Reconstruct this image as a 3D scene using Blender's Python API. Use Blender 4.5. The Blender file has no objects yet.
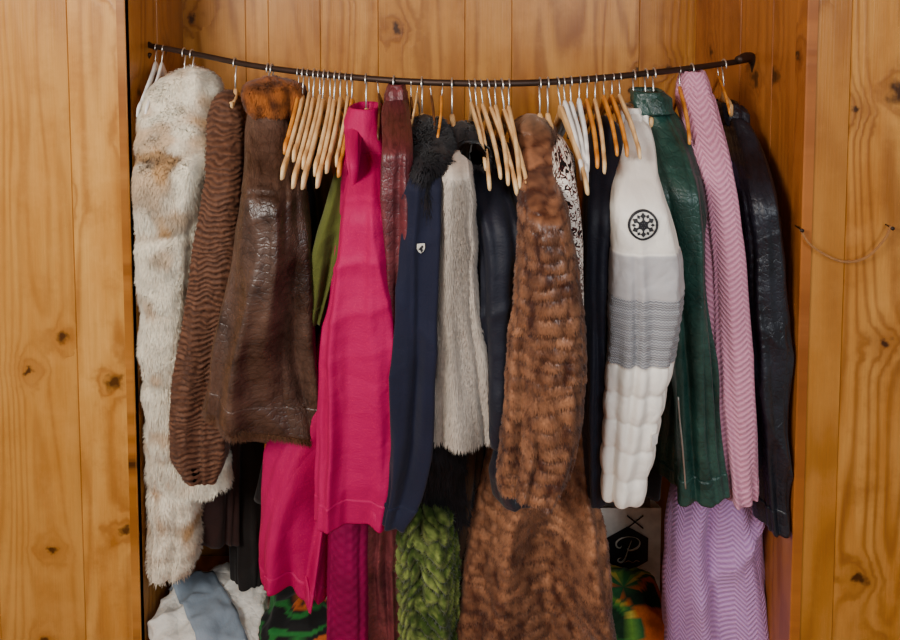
import bpy, math, random, bmesh
import numpy as np
from mathutils import Vector, noise, Matrix
from mathutils.bvhtree import BVHTree
random.seed(7); rng=np.random.default_rng(7)
scn=bpy.context.scene
EYE=1.85; TH=math.radians(3.5); F=750.0; CY=20.0
CT,ST=math.cos(TH),math.sin(TH)
def W(px,py,d):
    u=(px-450)/F; v=(CY-py)/F
    k=d/(CT+v*ST)
    return Vector((u*k,d,EYE+(-ST+v*CT)*k))
def lin(h):
    h=h.lstrip('#'); o=[]
    for i in (0,2,4):
        c=int(h[i:i+2],16)/255
        o.append(c/12.92 if c<=0.04045 else ((c+0.055)/1.055)**2.4)
    return tuple(o)
def mix(a,b,t):
    t=max(0,min(1,t)); return tuple(a[i]*(1-t)+b[i]*t for i in range(3))
def sm(a,b,x):
    t=max(0,min(1,(x-a)/(b-a))); return t*t*(3-2*t)
def N(x,y,z): return noise.noise(Vector((x,y,z)))
# ---------- node helper
class NT:
    def __init__(s,name,rough=.7,spec=.3,sheen=0):
        s.m=bpy.data.materials.new(name); s.m.use_nodes=True
        s.t=s.m.node_tree; s.b=s.t.nodes['Principled BSDF']
        s.b.inputs['Roughness'].default_value=rough
        s.b.inputs['Specular IOR Level'].default_value=spec
        s.b.inputs['Sheen Weight'].default_value=sheen
    def n(s,ty,inp={},**k):
        nd=s.t.nodes.new(ty)
        for a,v in k.items(): setattr(nd,a,v)
        for a,v in inp.items():
            if isinstance(v,bpy.types.NodeSocket): s.t.links.new(v,nd.inputs[a])
            else: nd.inputs[a].default_value=v
        return nd
    def ma(s,op,a,b=0.0,c=0.0):
        return s.n('ShaderNodeMath',{0:a,1:b,2:c},operation=op).outputs[0]
    def ramp(s,f,st):
        nd=s.n('ShaderNodeValToRGB',{0:f}); e=nd.color_ramp.elements
        while len(e)<len(st): e.new(0.5)
        for i,(p,c) in enumerate(st):
            e[i].position=p; e[i].color=(*c[:3],1)
        return nd.outputs[0]
    def mixc(s,f,a,b,bt='MIX'):
        nd=s.n('ShaderNodeMix',data_type='RGBA',blend_type=bt)
        for i,v in ((0,f),(6,a),(7,b)):
            if isinstance(v,bpy.types.NodeSocket): s.t.links.new(v,nd.inputs[i])
            else: nd.inputs[i].default_value=v if i==0 else (*v[:3],1)
        return nd.outputs[2]
    def link(s,o,name): s.t.links.new(o,s.b.inputs[name])
    def bump(s,h,dist,strg=1):
        nd=s.n('ShaderNodeBump',{'Height':h,'Distance':dist,'Strength':strg}); s.link(nd.outputs[0],'Normal')
    def cells(s,uv,sx,sy,warp=.25,rot=.3):
        """distance to voronoi edges on warped coordinates: facets with sharp ridges"""
        mp=s.n('ShaderNodeMapping',{0:uv,'Rotation':(0,0,rot),'Scale':(sx,sy,1)}).outputs[0]
        nz=s.n('ShaderNodeTexNoise',{'Vector':mp,'Scale':.9,'Detail':3}).outputs['Color']
        wv=s.n('ShaderNodeVectorMath',{0:nz},operation='SCALE'); wv.inputs['Scale'].default_value=warp*4
        ad=s.n('ShaderNodeVectorMath',{0:mp,1:wv.outputs[0]},operation='ADD').outputs[0]
        return s.n('ShaderNodeTexVoronoi',{'Vector':ad,'Scale':1.0},feature='DISTANCE_TO_EDGE',voronoi_dimensions='2D').outputs['Distance']
def uvxy(t):
    uv=t.n('ShaderNodeUVMap').outputs[0]
    sp=t.n('ShaderNodeSeparateXYZ',{0:uv}); return uv,sp.outputs[0],sp.outputs[1]
def cloth(name,col,rough=.85,sc=900,var=.25,sheen=.1,spec=.2,bump=.0006,crk=0,cs=(9,5)):
    t=NT(name,rough,spec,sheen); uv,x,y=uvxy(t)
    n=t.n('ShaderNodeTexNoise',{'Vector':uv,'Scale':14,'Detail':5}).outputs[0]
    c=lin(col); d=tuple(v*(1-var) for v in c); l=tuple(min(1,v*(1+var)) for v in c)
    cr=t.ramp(n,[(.3,d),(.7,l)]); t.link(cr,'Base Color')
    w=t.n('ShaderNodeTexNoise',{'Vector':uv,'Scale':sc*.35,'Detail':2}).outputs[0]
    m=t.n('ShaderNodeTexNoise',{'Vector':uv,'Scale':30,'Detail':3,'Distortion':.6}).outputs[0]
    h=t.ma('ADD',t.ma('MULTIPLY',w,bump),t.ma('MULTIPLY',m,3*bump))
    if crk:
        h=t.ma('ADD',h,t.ma('MULTIPLY',t.cells(uv,*cs),crk))
        h=t.ma('ADD',h,t.ma('MULTIPLY',t.cells(uv,cs[0]*2.6,cs[1]*2.2,.3,-.5),crk*.3))
    t.bump(h,1.0)
    return t.m
def leather(name,col,hi,rough=.42,lo=.38,up=.72,k1=.0025,cs=(7,4)):
    t=NT(name,rough,.5); uv,x,y=uvxy(t)
    n=t.n('ShaderNodeTexNoise',{'Vector':uv,'Scale':9,'Detail':10,'Roughness':.78}).outputs[0]
    mp=t.n('ShaderNodeMapping',{0:uv,'Rotation':(0,0,.4),'Scale':(26,9,1)}).outputs[0]
    m=t.n('ShaderNodeTexNoise',{'Vector':mp,'Scale':1.0,'Detail':5,'Roughness':.6,'Distortion':.8}).outputs[0]
    a=t.cells(uv,*cs); b=t.cells(uv,95,75,.3,-.6)
    bs=t.n('ShaderNodeMapRange',{0:b,1:0,2:.18,3:0,4:1}).outputs[0]
    f=t.ma('ADD',t.ma('ADD',t.ma('MULTIPLY',n,.75),t.ma('MULTIPLY',m,.25)),t.ma('MULTIPLY',bs,.03))
    t.link(t.ramp(f,[(lo+.03,lin(col)),(up+.0,lin(hi))]),'Base Color')
    h=t.ma('ADD',t.ma('MULTIPLY',m,.0055),t.ma('ADD',t.ma('MULTIPLY',a,k1),t.ma('MULTIPLY',bs,.0004)))
    t.bump(h,1.0)
    t.link(t.ma('ADD',t.ma('MULTIPLY',n,.35),rough-.15),'Roughness')
    return t.m
def furmat(name,rough=.75,sheen=.1,spec=.2):
    t=NT(name,rough,spec,sheen)
    a=t.n('ShaderNodeAttribute',attribute_name='Col').outputs[0]
    co=t.n('ShaderNodeTexCoord').outputs['Object']
    n=t.n('ShaderNodeTexNoise',{'Vector':co,'Scale':150,'Detail':2}).outputs[0]
    g=t.ramp(n,[(.3,(.8,.8,.8)),(.7,(1,1,1))])
    t.link(t.mixc(1.0,a,g,'MULTIPLY'),'Base Color'); return t.m
def plain(name,col,rough=.5,metal=0,spec=.5):
    t=NT(name,rough,spec); t.b.inputs['Metallic'].default_value=metal
    co=t.n('ShaderNodeTexCoord').outputs['Object']
    n=t.n('ShaderNodeTexNoise',{'Vector':co,'Scale':30,'Detail':4}).outputs[0]
    c=lin(col); t.link(t.ramp(n,[(.3,tuple(v*.8 for v in c)),(.7,tuple(min(1,v*1.15) for v in c))]),'Base Color')
    return t.m
def woodmat(name,dark,mid,light,knots=True):
    t=NT(name,.36,.4); uv,x,y=uvxy(t)
    rnd=t.n('ShaderNodeAttribute',attribute_name='Plank').outputs['Fac']
    wob=t.n('ShaderNodeTexNoise',{'Vector':uv,'Scale':24,'Detail':3}).outputs[0]
    wob2=t.n('ShaderNodeTexNoise',{'Vector':uv,'Scale':37,'Detail':3}).outputs[0]
    kx=t.ma('ADD',t.ma('MULTIPLY',x,4.4),t.ma('MULTIPLY',wob,.30)); ky=t.ma('ADD',t.ma('MULTIPLY',y,4.6),t.ma('MULTIPLY',wob2,.22))
    kv=t.n('ShaderNodeCombineXYZ',{0:kx,1:ky,2:0}).outputs[0]
    vo=t.n('ShaderNodeTexVoronoi',{'Vector':kv,'Scale':1.0,'Randomness':1.0},voronoi_dimensions='2D'); D=vo.outputs['Distance']
    sepc=t.n('ShaderNodeSeparateColor',{0:vo.outputs['Color']})
    has=t.ma('GREATER_THAN',sepc.outputs[0],.42 if knots else 2)
    DD=t.ma('MULTIPLY',D,D)
    kf=t.ma('MULTIPLY',t.ma('POWER',2.718,t.ma('MULTIPLY',DD,-26)),has)
    core=t.ma('MULTIPLY',t.ma('POWER',2.718,t.ma('MULTIPLY',DD,t.ma('MULTIPLY_ADD',sepc.outputs[1],-420,-55))),has)
    gv=t.n('ShaderNodeCombineXYZ',{0:t.ma('MULTIPLY',x,4.5),1:t.ma('MULTIPLY',y,.42),2:t.ma('MULTIPLY',rnd,31)}).outputs[0]
    gn=t.n('ShaderNodeTexNoise',{'Vector':gv,'Scale':1.0,'Detail':2.5,'Roughness':.45,'Distortion':.35}).outputs[0]
    val=t.ma('ADD',gn,t.ma('MULTIPLY',kf,.10))
    rings=t.ma('POWER',t.ma('MULTIPLY_ADD',t.ma('SINE',t.ma('MULTIPLY',val,95)),.5,.5),2.0)
    fv=t.n('ShaderNodeCombineXYZ',{0:t.ma('MULTIPLY',x,240),1:t.ma('MULTIPLY',y,5),2:rnd}).outputs[0]
    fine=t.n('ShaderNodeTexNoise',{'Vector':fv,'Scale':1.0,'Detail':3}).outputs[0]
    sv=t.n('ShaderNodeCombineXYZ',{0:t.ma('MULTIPLY',x,14),1:t.ma('MULTIPLY',y,2.2),2:rnd}).outputs[0]
    bl=t.n('ShaderNodeTexNoise',{'Vector':sv,'Scale':1.0,'Detail':6,'Roughness':.65}).outputs[0]
    c=t.ramp(bl,[(.34,mid),(.62,light)])
    fade=t.n('ShaderNodeTexNoise',{'Vector':uv,'Scale':3.0,'Detail':2}).outputs[0]
    c=t.mixc(t.ma('MULTIPLY',rings,t.ma('MULTIPLY',fade,1.0)),c,dark)
    c=t.mixc(t.ma('MULTIPLY',fine,.30),c,dark)
    worn=t.n('ShaderNodeTexNoise',{'Vector':uv,'Scale':5.0,'Detail':7,'Roughness':.7}).outputs[0]
    wf=t.n('ShaderNodeMapRange',{0:worn,1:.52,2:.75,3:0,4:.4}).outputs[0]
    c=t.mixc(wf,c,tuple(min(1,v*1.2+.02) for v in light))
    dk=t.n('ShaderNodeMapRange',{0:worn,1:.46,2:.28,3:0,4:.5}).outputs[0]
    c=t.mixc(dk,c,dark)
    pr=t.n('ShaderNodeMapRange',{0:rnd,1:0,2:1,3:0,4:.5}).outputs[0]
    c=t.mixc(pr,c,tuple(v*.75 for v in mid))
    c=t.mixc(t.ma('MULTIPLY',kf,.5),c,dark)
    kd=t.n('ShaderNodeMapRange',{0:core,1:.25,2:.8,3:0,4:.92}).outputs[0]
    c=t.mixc(kd,c,tuple(v*.18 for v in dark))
    t.link(c,'Base Color')
    t.bump(t.ma('ADD',t.ma('MULTIPLY',rings,.4),fine),.0006); return t.m
# ---------- object helpers
def link(o): scn.collection.objects.link(o); return o
def mkmesh(name,vs,fs,mat,uvs=None,smooth=True,cols=None,normals=None):
    me=bpy.data.meshes.new(name)
    me.from_pydata([tuple(v) for v in vs],[],fs)
    if smooth: me.polygons.foreach_set('use_smooth',[True]*len(me.polygons))
    if uvs is not None:
        ul=me.uv_layers.new(name='UVMap'); li=np.zeros(len(me.loops),dtype=np.int32)
        me.loops.foreach_get('vertex_index',li)
        ul.data.foreach_set('uv',np.asarray([tuple(u)[:2] for u in uvs],dtype=np.float32)[li].ravel())
    if cols is not None:
        a=me.color_attributes.new('Col','FLOAT_COLOR','POINT')
        c=np.ones((len(vs),4),dtype=np.float32); c[:,:3]=np.asarray(cols); a.data.foreach_set('color',c.ravel())
    if mat: me.materials.append(mat)
    me.update()
    if normals is not None: me.normals_split_custom_set_from_vertices([tuple(n) for n in normals])
    return link(bpy.data.objects.new(name,me))
def empty(name,loc,label,cat,group=None,kind=None):
    e=link(bpy.data.objects.new(name,None)); e.location=loc; e.empty_display_size=.05
    e['label']=label; e['category']=cat
    if group: e['group']=group
    return e
def parent(c,p):
    c.parent=p; c.matrix_parent_inverse=Matrix.Translation(-p.location)
def top(o,label,cat,group=None):
    o['label']=label; o['category']=cat
    if group:o['group']=group
# ---------- rail
RP=[(146,46,1.89),(152,46,1.88),(200,55,1.78),(250,65,1.68),(300,72,1.60),(350,77,1.53),(400,81,1.485),(450,83,1.46),(500,83.5,1.455),(550,82,1.47),(600,78,1.505),(650,73,1.56),(700,67,1.63),(735,62,1.70),(746,60,1.725)]
def rpt(px):
    xs=[r[0] for r in RP]
    return float(np.interp(px,xs,[r[1] for r in RP])),float(np.interp(px,xs,[r[2] for r in RP]))
def rd(px): return rpt(px)[1]
def crease(um,vm,sd,phi,sl=2.0,ss=9):
    a=um*math.cos(phi)+vm*math.sin(phi); b=-um*math.sin(phi)+vm*math.cos(phi)
    b+=.03*N(a*4,b*4,sd+3)
    r=max(0,1-abs(N(a*sl,b*ss,sd))*3.0)
    return r**1.5*max(0,.25+1.6*N(um*5+sd,vm*3,sd*.3))
# ---------- loft
def loft(name,rows,mat,d,t,fold=.008,wr=0,cr=0,seed=0,nu=96,step=4,e=.8,rt=14,slant=0,disp=None,furp=None,colfn=None,hem=True,seam=None,stitch=False,cphi=1.1,frr=(0,1),groove=(),open_top=False,hw_=3.5):
    rows=[list(r) for r in rows]
    pys=np.array([r[0] for r in rows],float); L=np.array([r[1] for r in rows],float); R=np.array([r[2] for r in rows],float)
    n=max(8,int((pys[-1]-pys[0])/step)+1); q=np.linspace(pys[0],pys[-1],n)
    def ip(a):
        y=np.interp(q,pys,a)
        if n<14: return y
        k=np.exp(-.5*(np.arange(-6,7)/(2.2*4/step))**2); k/=k.sum()
        return np.convolve(np.pad(y,6,mode='reflect',reflect_type='odd'),k,'valid')
    l=ip(L); r=ip(R); D=np.array([d(p) if callable(d) else d for p in q]); T=np.array([t(p) if callable(t) else t for p in q])
    vs=[];uvs=[];dirs=[]
    sd=seed*13.7; zh=W(450,pys[-1],D[-1]-.7*T[-1]).z
    def ring(py,xl,xr,dd,tt,fr,scale=1.0,dz=0):
        xc=(xl+xr)/2+hw_*.35*N(py*.016,sd,.5)*min(1,fr*4); hw=(xr-xl)/2*(1+.05*N(py*.025,sd,9.5)*min(1,fr*4))
        for j in range(nu):
            th=2*math.pi*j/nu+math.pi/2
            c,s_=math.cos(th),math.sin(th)
            cx=math.copysign(abs(c)**e,c); sy=math.copysign(abs(s_)**e,s_)
            pp=py+slant*(cx*.5)*fr**2+hw_*N(c*1.8+sd,s_*1.8,4.4)*fr**4
            P=Vector((W(xc+hw*cx*scale,pp,dd-.3*tt).x, dd+tt*sy*scale, W(450,pp,dd-.7*tt).z+dz))
            hwm=hw/F*dd
            nx,ny=c/max(hwm,.01),s_/max(tt,.01); m=math.hypot(nx,ny); nx/=m;ny/=m
            g=.25+.75*sm(0,.8,fr)
            wz=.5*N(sd,P.z*3.5,c*1.5)
            mk=max(0,min(1.5,.6+1.6*N(c*1.2+sd+9,s_*1.2,P.z*2.5)))
            D_=fold*g*(1.6*N(c*1.4+sd+wz,s_*1.4,P.z*1.3+sd)+1.0*mk*N(c*2.7+sd+wz*2,s_*2.7,P.z*2.2+c*.9+5+sd))
            a0=((j/nu)-.5)*2*math.pi; um=a0*(hwm+tt)/2; vm=P.z
            if wr:
                D_+=wr*(N(c*2+sd,s_*2+P.z*4,P.z*12+c*2+sd)+.5*N(c*5+sd,s_*5,P.z*26+3*c+sd))
            if cr:
                D_+=cr*(crease(um,vm,sd,cphi)+crease(um,vm,sd+7,math.pi-cphi*1.1))
                D_+=cr*.45*crease(um,vm,sd+17,.6,3,14)*math.exp(-((fr-.42)/.25)**2)
            if seam is not None: D_-=.0024*math.exp(-((um-seam-.01*math.sin(vm*4))/.0035)**2)
            if stitch: D_-=.002*math.exp(-((vm-zh-.03)/.003)**2)
            for gp in groove: D_-=.003*math.exp(-((py-gp-cx*cx*10)/2.2)**2)
            if disp: D_+=disp(um,vm,P,fr,th)
            D_=D_*min(1,hwm/.03)
            P.x+=nx*D_*scale*.6; P.y+=ny*D_*scale
            vs.append(P); uvs.append((um+sd*.1,vm)); dirs.append((nx,ny,0))
    nt=0
    if open_top:
        for sc,dz in ((.35,-.055),(.75,-.05),(.86,-.004),(.93,.001)): ring(q[0],l[0],r[0],D[0],T[0],frr[0],sc,dz); nt+=1
    for i in range(n):
        fr=i/(n-1); fr=frr[0]+(frr[1]-frr[0])*fr; k=min(1,(q[i]-q[0])/rt) if rt>0 else 1; s=math.sqrt(max(0.02,1-(1-k)**2)); 
        ring(q[i],l[i],r[i],D[i],T[i],fr,s)
    nr=n+nt
    if hem:
        for sc,dz in ((.97,-.002),(.92,.002),(.88,.03),(.5,.04)): ring(q[-1],l[-1],r[-1],D[-1],T[-1],frr[1],sc,dz); nr+=1
    fs=[]
    for i in range(nr-1):
        for j in range(nu):
            a=i*nu+j;b=i*nu+(j+1)%nu; fs.append((a,a+nu,b+nu,b))
    fs.append(tuple(range(nu))); fs.append(tuple(reversed(range((nr-1)*nu,nr*nu))))
    V=np.array([tuple(v) for v in vs]); cols=None; normals=None
    if colfn: cols=[colfn(p[0],p[1],p[2],uv[0]-sd*.1,uv[1]) for p,uv in zip(V,uvs)]
    if furp:
        cnt,ln,wd,droop=furp[:4]; rnd_=furp[4] if len(furp)>4 else 1.0
        G=V[:nr*nu].reshape(nr,nu,3)
        du=np.roll(G,-1,1)-np.roll(G,1,1); dv=np.zeros_like(G); dv[1:-1]=G[2:]-G[:-2]; dv[0]=G[1]-G[0]; dv[-1]=dv[-2]
        nn=np.cross(du,-dv); nn/=np.linalg.norm(nn,axis=2,keepdims=True)+1e-9
        outd=np.array(dirs).reshape(nr,nu,3); sg=np.sign((nn*outd).sum(2,keepdims=True)); sg[sg==0]=1; nn*=sg
        normals=[tuple(x) for x in nn.reshape(-1,3)]
        seg=np.linalg.norm(du,axis=2)*np.linalg.norm(dv,axis=2); seg=seg[:n-1]*(nn[:n-1,:,1]<.45); pr=seg.ravel()/seg.sum()
        idx=rng.choice(len(pr),cnt,p=pr)
        vl=[tuple(v) for v in V]; uvl=list(uvs); 
        R_=rng.random((cnt,8))
        for k in range(cnt):
            i,j=divmod(int(idx[k]),nu); a,b=R_[k,0],R_[k,1]; j2=(j+1)%nu
            p=(G[i,j]*(1-a)+G[i,j2]*a)*(1-b)+(G[i+1,j]*(1-a)+G[i+1,j2]*a)*b
            nv=nn[i,j]; x,y,z=p
            rx=N(x*22,y*22,z*22+sd)*rnd_; rz=N(x*22+9,y*22,z*22+sd)*rnd_
            dr=nv*(1-droop*.6)+np.array([rx*.8+(R_[k,2]-.5)*.5*rnd_,(R_[k,3]-.5)*.3,-droop+rz*.5+(R_[k,4]-.5)*.4*rnd_])
            dr/=np.linalg.norm(dr); le=ln*(.55+.8*R_[k,5])
            sd_=np.cross(dr,[R_[k,6]-.5,-1,R_[k,7]-.5]); sd_/=np.linalg.norm(sd_)+1e-9; sd_*=wd*.5
            mid=p+dr*le*.55+nv*le*.05; tip=p+dr*le+np.array([0,0,-.25*le])
            p0=p-nv*.001; b0=len(vl)
            vl+= [tuple(p0-sd_),tuple(p0+sd_),tuple(mid+sd_*.8),tuple(mid-sd_*.8),tuple(tip)]
            fs+= [(b0,b0+1,b0+2,b0+3),(b0+3,b0+2,b0+4)]
            u0=uvs[i*nu+j]; uvl+= [u0]*5
            if colfn:
                c=colfn(x,y,z,u0[0]-sd*.1,u0[1]); v=.85+.3*R_[k,6]
                c0=tuple(q_*v*.9 for q_ in c); c1=tuple(min(1,q_*v*1.1) for q_ in c); cols+= [c0,c0,c,c,c1]
            nb=nv*1.1+dr*.15+ (R_[k,2:5]-.5)*.35; nb/=np.linalg.norm(nb); normals+= [tuple(nb)]*5
        vs=vl; uvs=uvl
    return mkmesh(name,vs,fs,mat,uvs,True,cols,normals)
def sleeved(px,top_,off=.17,span=110):
    base=rd(px)
    return lambda p: base-off*sm(top_,top_+span,p)
def cutrows(rows,p0,p1,grow=0):
    ys=[r[0] for r in rows]
    fl=lambda p:(p,float(np.interp(p,ys,[r[1] for r in rows]))-grow,float(np.interp(p,ys,[r[2] for r in rows]))+grow)
    return [fl(p0)]+[(a,b-grow,c+grow) for a,b,c in [r[:3] for r in rows] if p0<a<p1]+[fl(p1)]
def inset(rows,a,cut_top=22,cut_bot=30,dx=0):
    rr=[(r[0],r[1]+dx,r[2]+dx) for r in rows]
    return cutrows(rr,rows[0][0]+cut_top,rows[-1][0]-cut_bot,-a)
def cuff_of(kw,h,grow=.6,extra=.0018,mat=None):
    k=dict(kw); rows=kw['rows']; a,b=rows[0][0],rows[-1][0]
    k['rows']=cutrows(rows,b-h,b+1.5,grow); k['t']=kw['t']+extra; k['rt']=0; k['step']=min(2,kw.get('step',4)); k['frr']=((b-h-a)/(b-a),1.0); k['groove']=(); k['disp']=None
    if mat: k['mat']=mat
    k['stitch']=False
    return ('cuff',k)
def collar(px,rows,mat,t=.04,dd=.0,seed=0,cr=.004,fold=.008):
    return ('collar',dict(rows=rows,mat=mat,d=lambda p:rd(px)-dd-.0006*(p-rows[0][0]),t=t,fold=fold,cr=cr,seed=seed,rt=0,step=2,open_top=True,stitch=True,slant=0,e=.9))
def coat(name,px,label,cat,parts):
    y,d=rpt(px); bot=1e9; obs=[]
    for pn,kw in parts:
        o=loft(pn,**kw); obs.append(o)
        bot=min(bot,min(v.co.z for v in list(o.data.vertices)[::7]))
    e=empty(name,(W(px,y,d).x,d,bot),label,cat)
    for o in obs: parent(o,e)
    return e,obs
# ---------- decals conforming to surfaces
def decal(name,target,pc,size,polys,mat,d0,off=.0025):
    bvh=BVHTree.FromPolygons([v.co.copy() for v in target.data.vertices],[tuple(p.vertices) for p in target.data.polygons])
    C=W(pc[0],pc[1],d0); vs=[];fs=[]
    for poly in polys:
        b=len(vs)
        for (x,y) in poly:
            o=Vector((C.x+x*size,d0-.5,C.z+y*size)); h=bvh.ray_cast(o,Vector((0,1,0)))
            P=Vector((o.x,d0,o.z)) if h[0] is None else h[0]
            vs.append(P+Vector((0,-off,0)))
        fs.append(tuple(range(b,b+len(poly))))
    return mkmesh(name,vs,fs,mat,[(v.x,v.z) for v in vs],False)
def surf_tube(name,target,pxs,d0,r,mat,off=.001):
    bvh=BVHTree.FromPolygons([v.co.copy() for v in target.data.vertices],[tuple(p.vertices) for p in target.data.polygons])
    pts=[]
    for px,py in pxs:
        C=W(px,py,d0); h=bvh.ray_cast(Vector((C.x,d0-.5,C.z)),Vector((0,1,0)))
        if h[0] is not None: pts.append(h[0]+Vector((0,-off,0)))
    if len(pts)<3: pts=[W(px,py,d0) for px,py in pxs]
    return tube(name,pts,r,mat,6)
def ringpoly(r0,r1,n=40,cx=0,cy=0):
    out=[]
    for i in range(n):
        a,b=2*math.pi*i/n,2*math.pi*(i+1)/n
        out.append([(cx+r0*math.cos(a),cy+r0*math.sin(a)),(cx+r1*math.cos(a),cy+r1*math.sin(a)),(cx+r1*math.cos(b),cy+r1*math.sin(b)),(cx+r0*math.cos(b),cy+r0*math.sin(b))])
    return out
def bar(x0,y0,x1,y1,w,n=3):
    dx,dy=x1-x0,y1-y0; l=math.hypot(dx,dy); nx,ny=-dy/l*w/2,dx/l*w/2; out=[]
    for i in range(n):
        a,b=i/n,(i+1)/n
        out.append([(x0+dx*a+nx,y0+dy*a+ny),(x0+dx*a-nx,y0+dy*a-ny),(x0+dx*b-nx,y0+dy*b-ny),(x0+dx*b+nx,y0+dy*b+ny)])
    return out
def tube(name,pts,r,mat,res=8):
    n=len(pts); pts=[Vector(p) for p in pts]; vs=[];fs=[];uv=[]; prev=None
    for i,p in enumerate(pts):
        t=(pts[min(i+1,n-1)]-pts[max(i-1,0)]).normalized()
        a=t.cross(Vector((.3,.9,.2))).normalized() if prev is None else (prev-t*prev.dot(t)).normalized()
        prev=a; b=t.cross(a); rr=r[i] if isinstance(r,(list,tuple)) else r
        for j in range(res):
            th=2*math.pi*j/res; vs.append(p+a*math.cos(th)*rr+b*math.sin(th)*rr); uv.append((j/res,i/n))
    for i in range(n-1):
        for j in range(res): fs.append((i*res+j,i*res+(j+1)%res,(i+1)*res+(j+1)%res,(i+1)*res+j))
    fs.append(tuple(reversed(range(res)))); fs.append(tuple(range((n-1)*res,n*res)))
    return mkmesh(name,vs,fs,mat,uv)
def spl(pts,n=60):
    P=[np.array(p,float) for p in pts]; P=[2*P[0]-P[1]]+P+[2*P[-1]-P[-2]]; out=[]
    m=len(P)-3
    for k in range(n+1):
        f=k/n*m; i=min(int(f),m-1); t=f-i; a,b,c,d=P[i:i+4]
        out.append(Vector(.5*((2*b)+(-a+c)*t+(2*a-5*b+4*c-d)*t*t+(-a+3*b-3*c+d)*t**3)))
    return out
# ================= ROOM
pine=woodmat('pine_planks',lin('#884b10'),lin('#c48636'),lin('#daa352'))
pine2=woodmat('pine_planks_amber',lin('#723a0a'),lin('#b3732a'),lin('#cb8f42'))
pine3=woodmat('pine_planks_red',lin('#662d08'),lin('#9f5c22'),lin('#ba7434'))
def planks(name,axis,a0,edges,const,face,z0,z1,mat):
    vs=[];fs=[];uv=[];pk=[]
    ed=[a0]+edges
    for i in range(len(ed)-1):
        s,e=sorted((ed[i],ed[i+1])); w=e-s; rn=random.random()
        prof=[(0,-.003),(.0016,0),(w-.0016,0),(w,-.003),(w,-.02),(0,-.02)]; b=len(vs)
        for z in (z0,z1):
            for (u,h) in prof:
                o=const+face*h
                vs.append((s+u,o,z) if axis=='x' else (o,s+u,z)); uv.append((s+u+rn*9,z+rn*7)); pk.append(rn)
        for k in range(6): fs.append((b+k,b+(k+1)%6,b+6+(k+1)%6,b+6+k))
        fs.append(tuple(b+k for k in range(6))); fs.append(tuple(b+11-k for k in range(6)))
    o=mkmesh(name,vs,fs,mat,uv,False); a=o.data.attributes.new('Plank','FLOAT','POINT'); a.data.foreach_set('value',pk)
    bm=bmesh.new(); bm.from_mesh(o.data); bmesh.ops.recalc_face_normals(bm,faces=bm.faces); bm.to_mesh(o.data); bm.free()
    o['kind']='structure'; return o
X0,X1=-.76,.70; YB=2.13; YL=1.75; YR=1.46
fx=lambda px,d:(px-450)/F*d
planks('wall_back','x',X0-.02,[fx(p,YB) for p in (245,268,320,378,465,512,640)]+[X1+.02],YB,-1,0,2.6,pine2)
planks('wall_left','x',-2.1,[-1.9,-1.7,-1.5,-1.31,-1.105,fx(66,YL),X0],YL,-1,0,2.6,pine)
planks('wall_left_return','y',YL-.0005,[1.94,YB+.02],X0,1,0,2.6,pine2)
planks('wall_right_return','y',YR+.046,[1.62,1.80,YB+.02],X1,-1,0,2.6,pine3)
planks('wall_right','x',X1+.0165,[.785,.96,1.12,1.3,1.5,1.7],YR,-1,0,2.6,pine2)
planks('trim_1','y',YR-.004,[YR+.0455],X1-.004,-1,0,2.6,pine3)
def box(name,a,b,mat):
    (x0,y0,z0),(x1,y1,z1)=a,b
    vs=[(x,y,z) for x in(x0,x1) for y in(y0,y1) for z in(z0,z1)]
    fs=[(0,1,3,2),(4,6,7,5),(0,4,5,1),(2,3,7,6),(0,2,6,4),(1,5,7,3)]
    return mkmesh(name,vs,fs,mat,[(v[0]+v[1]*.3,v[2]+v[1]) for v in vs],False)
fl=box('floor',(-2.1,-1.2,-.04),(1.7,2.16,0),pine3); fl['kind']='structure'
ce=box('ceiling',(-2.1,-1.2,2.6),(1.7,2.16,2.64),pine2); ce['kind']='structure'
BZ=.13
bench=empty('bench',(0,1.9,0),'low wooden bench inside the alcove carrying folded clothes','bench')
for nm,a,b in (('seat',(X0+.005,1.68,BZ-.03),(X1-.005,2.12,BZ)),('front_panel',(X0+.01,1.70,0),(X1-.01,1.72,BZ-.03)),):
    o=box(nm,a,b,pine3); parent(o,bench)
# ================= RAIL
iron=plain('dark_iron','#3a2a22',.5,.6)
metal=plain('steel','#c9c6c0',.3,.8)
rail=empty('clothes_rail',W(450,83,1.46),'curved dark iron clothes rail fixed between the wooden walls','clothes rail')
rp=[W(*r) for r in RP]; cz=spl(rp,120)
o=tube('rail_bar',cz,.0066,iron,12); parent(o,rail)
o=tube('bracket',spl([W(738,60,1.69),W(748,57,1.715),W(755,62,1.725),W(757,74,1.73),W(758,80,1.73)],24),[.009+.004*math.sin(i/24*3.1) for i in range(25)],iron,10); parent(o,rail)
o=tube('bracket',spl([W(156,49,1.875),W(147,43,1.885),W(144,50,1.89),W(147,58,1.89),W(150,54,1.88)],24),.005,iron,10); parent(o,rail)
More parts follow.
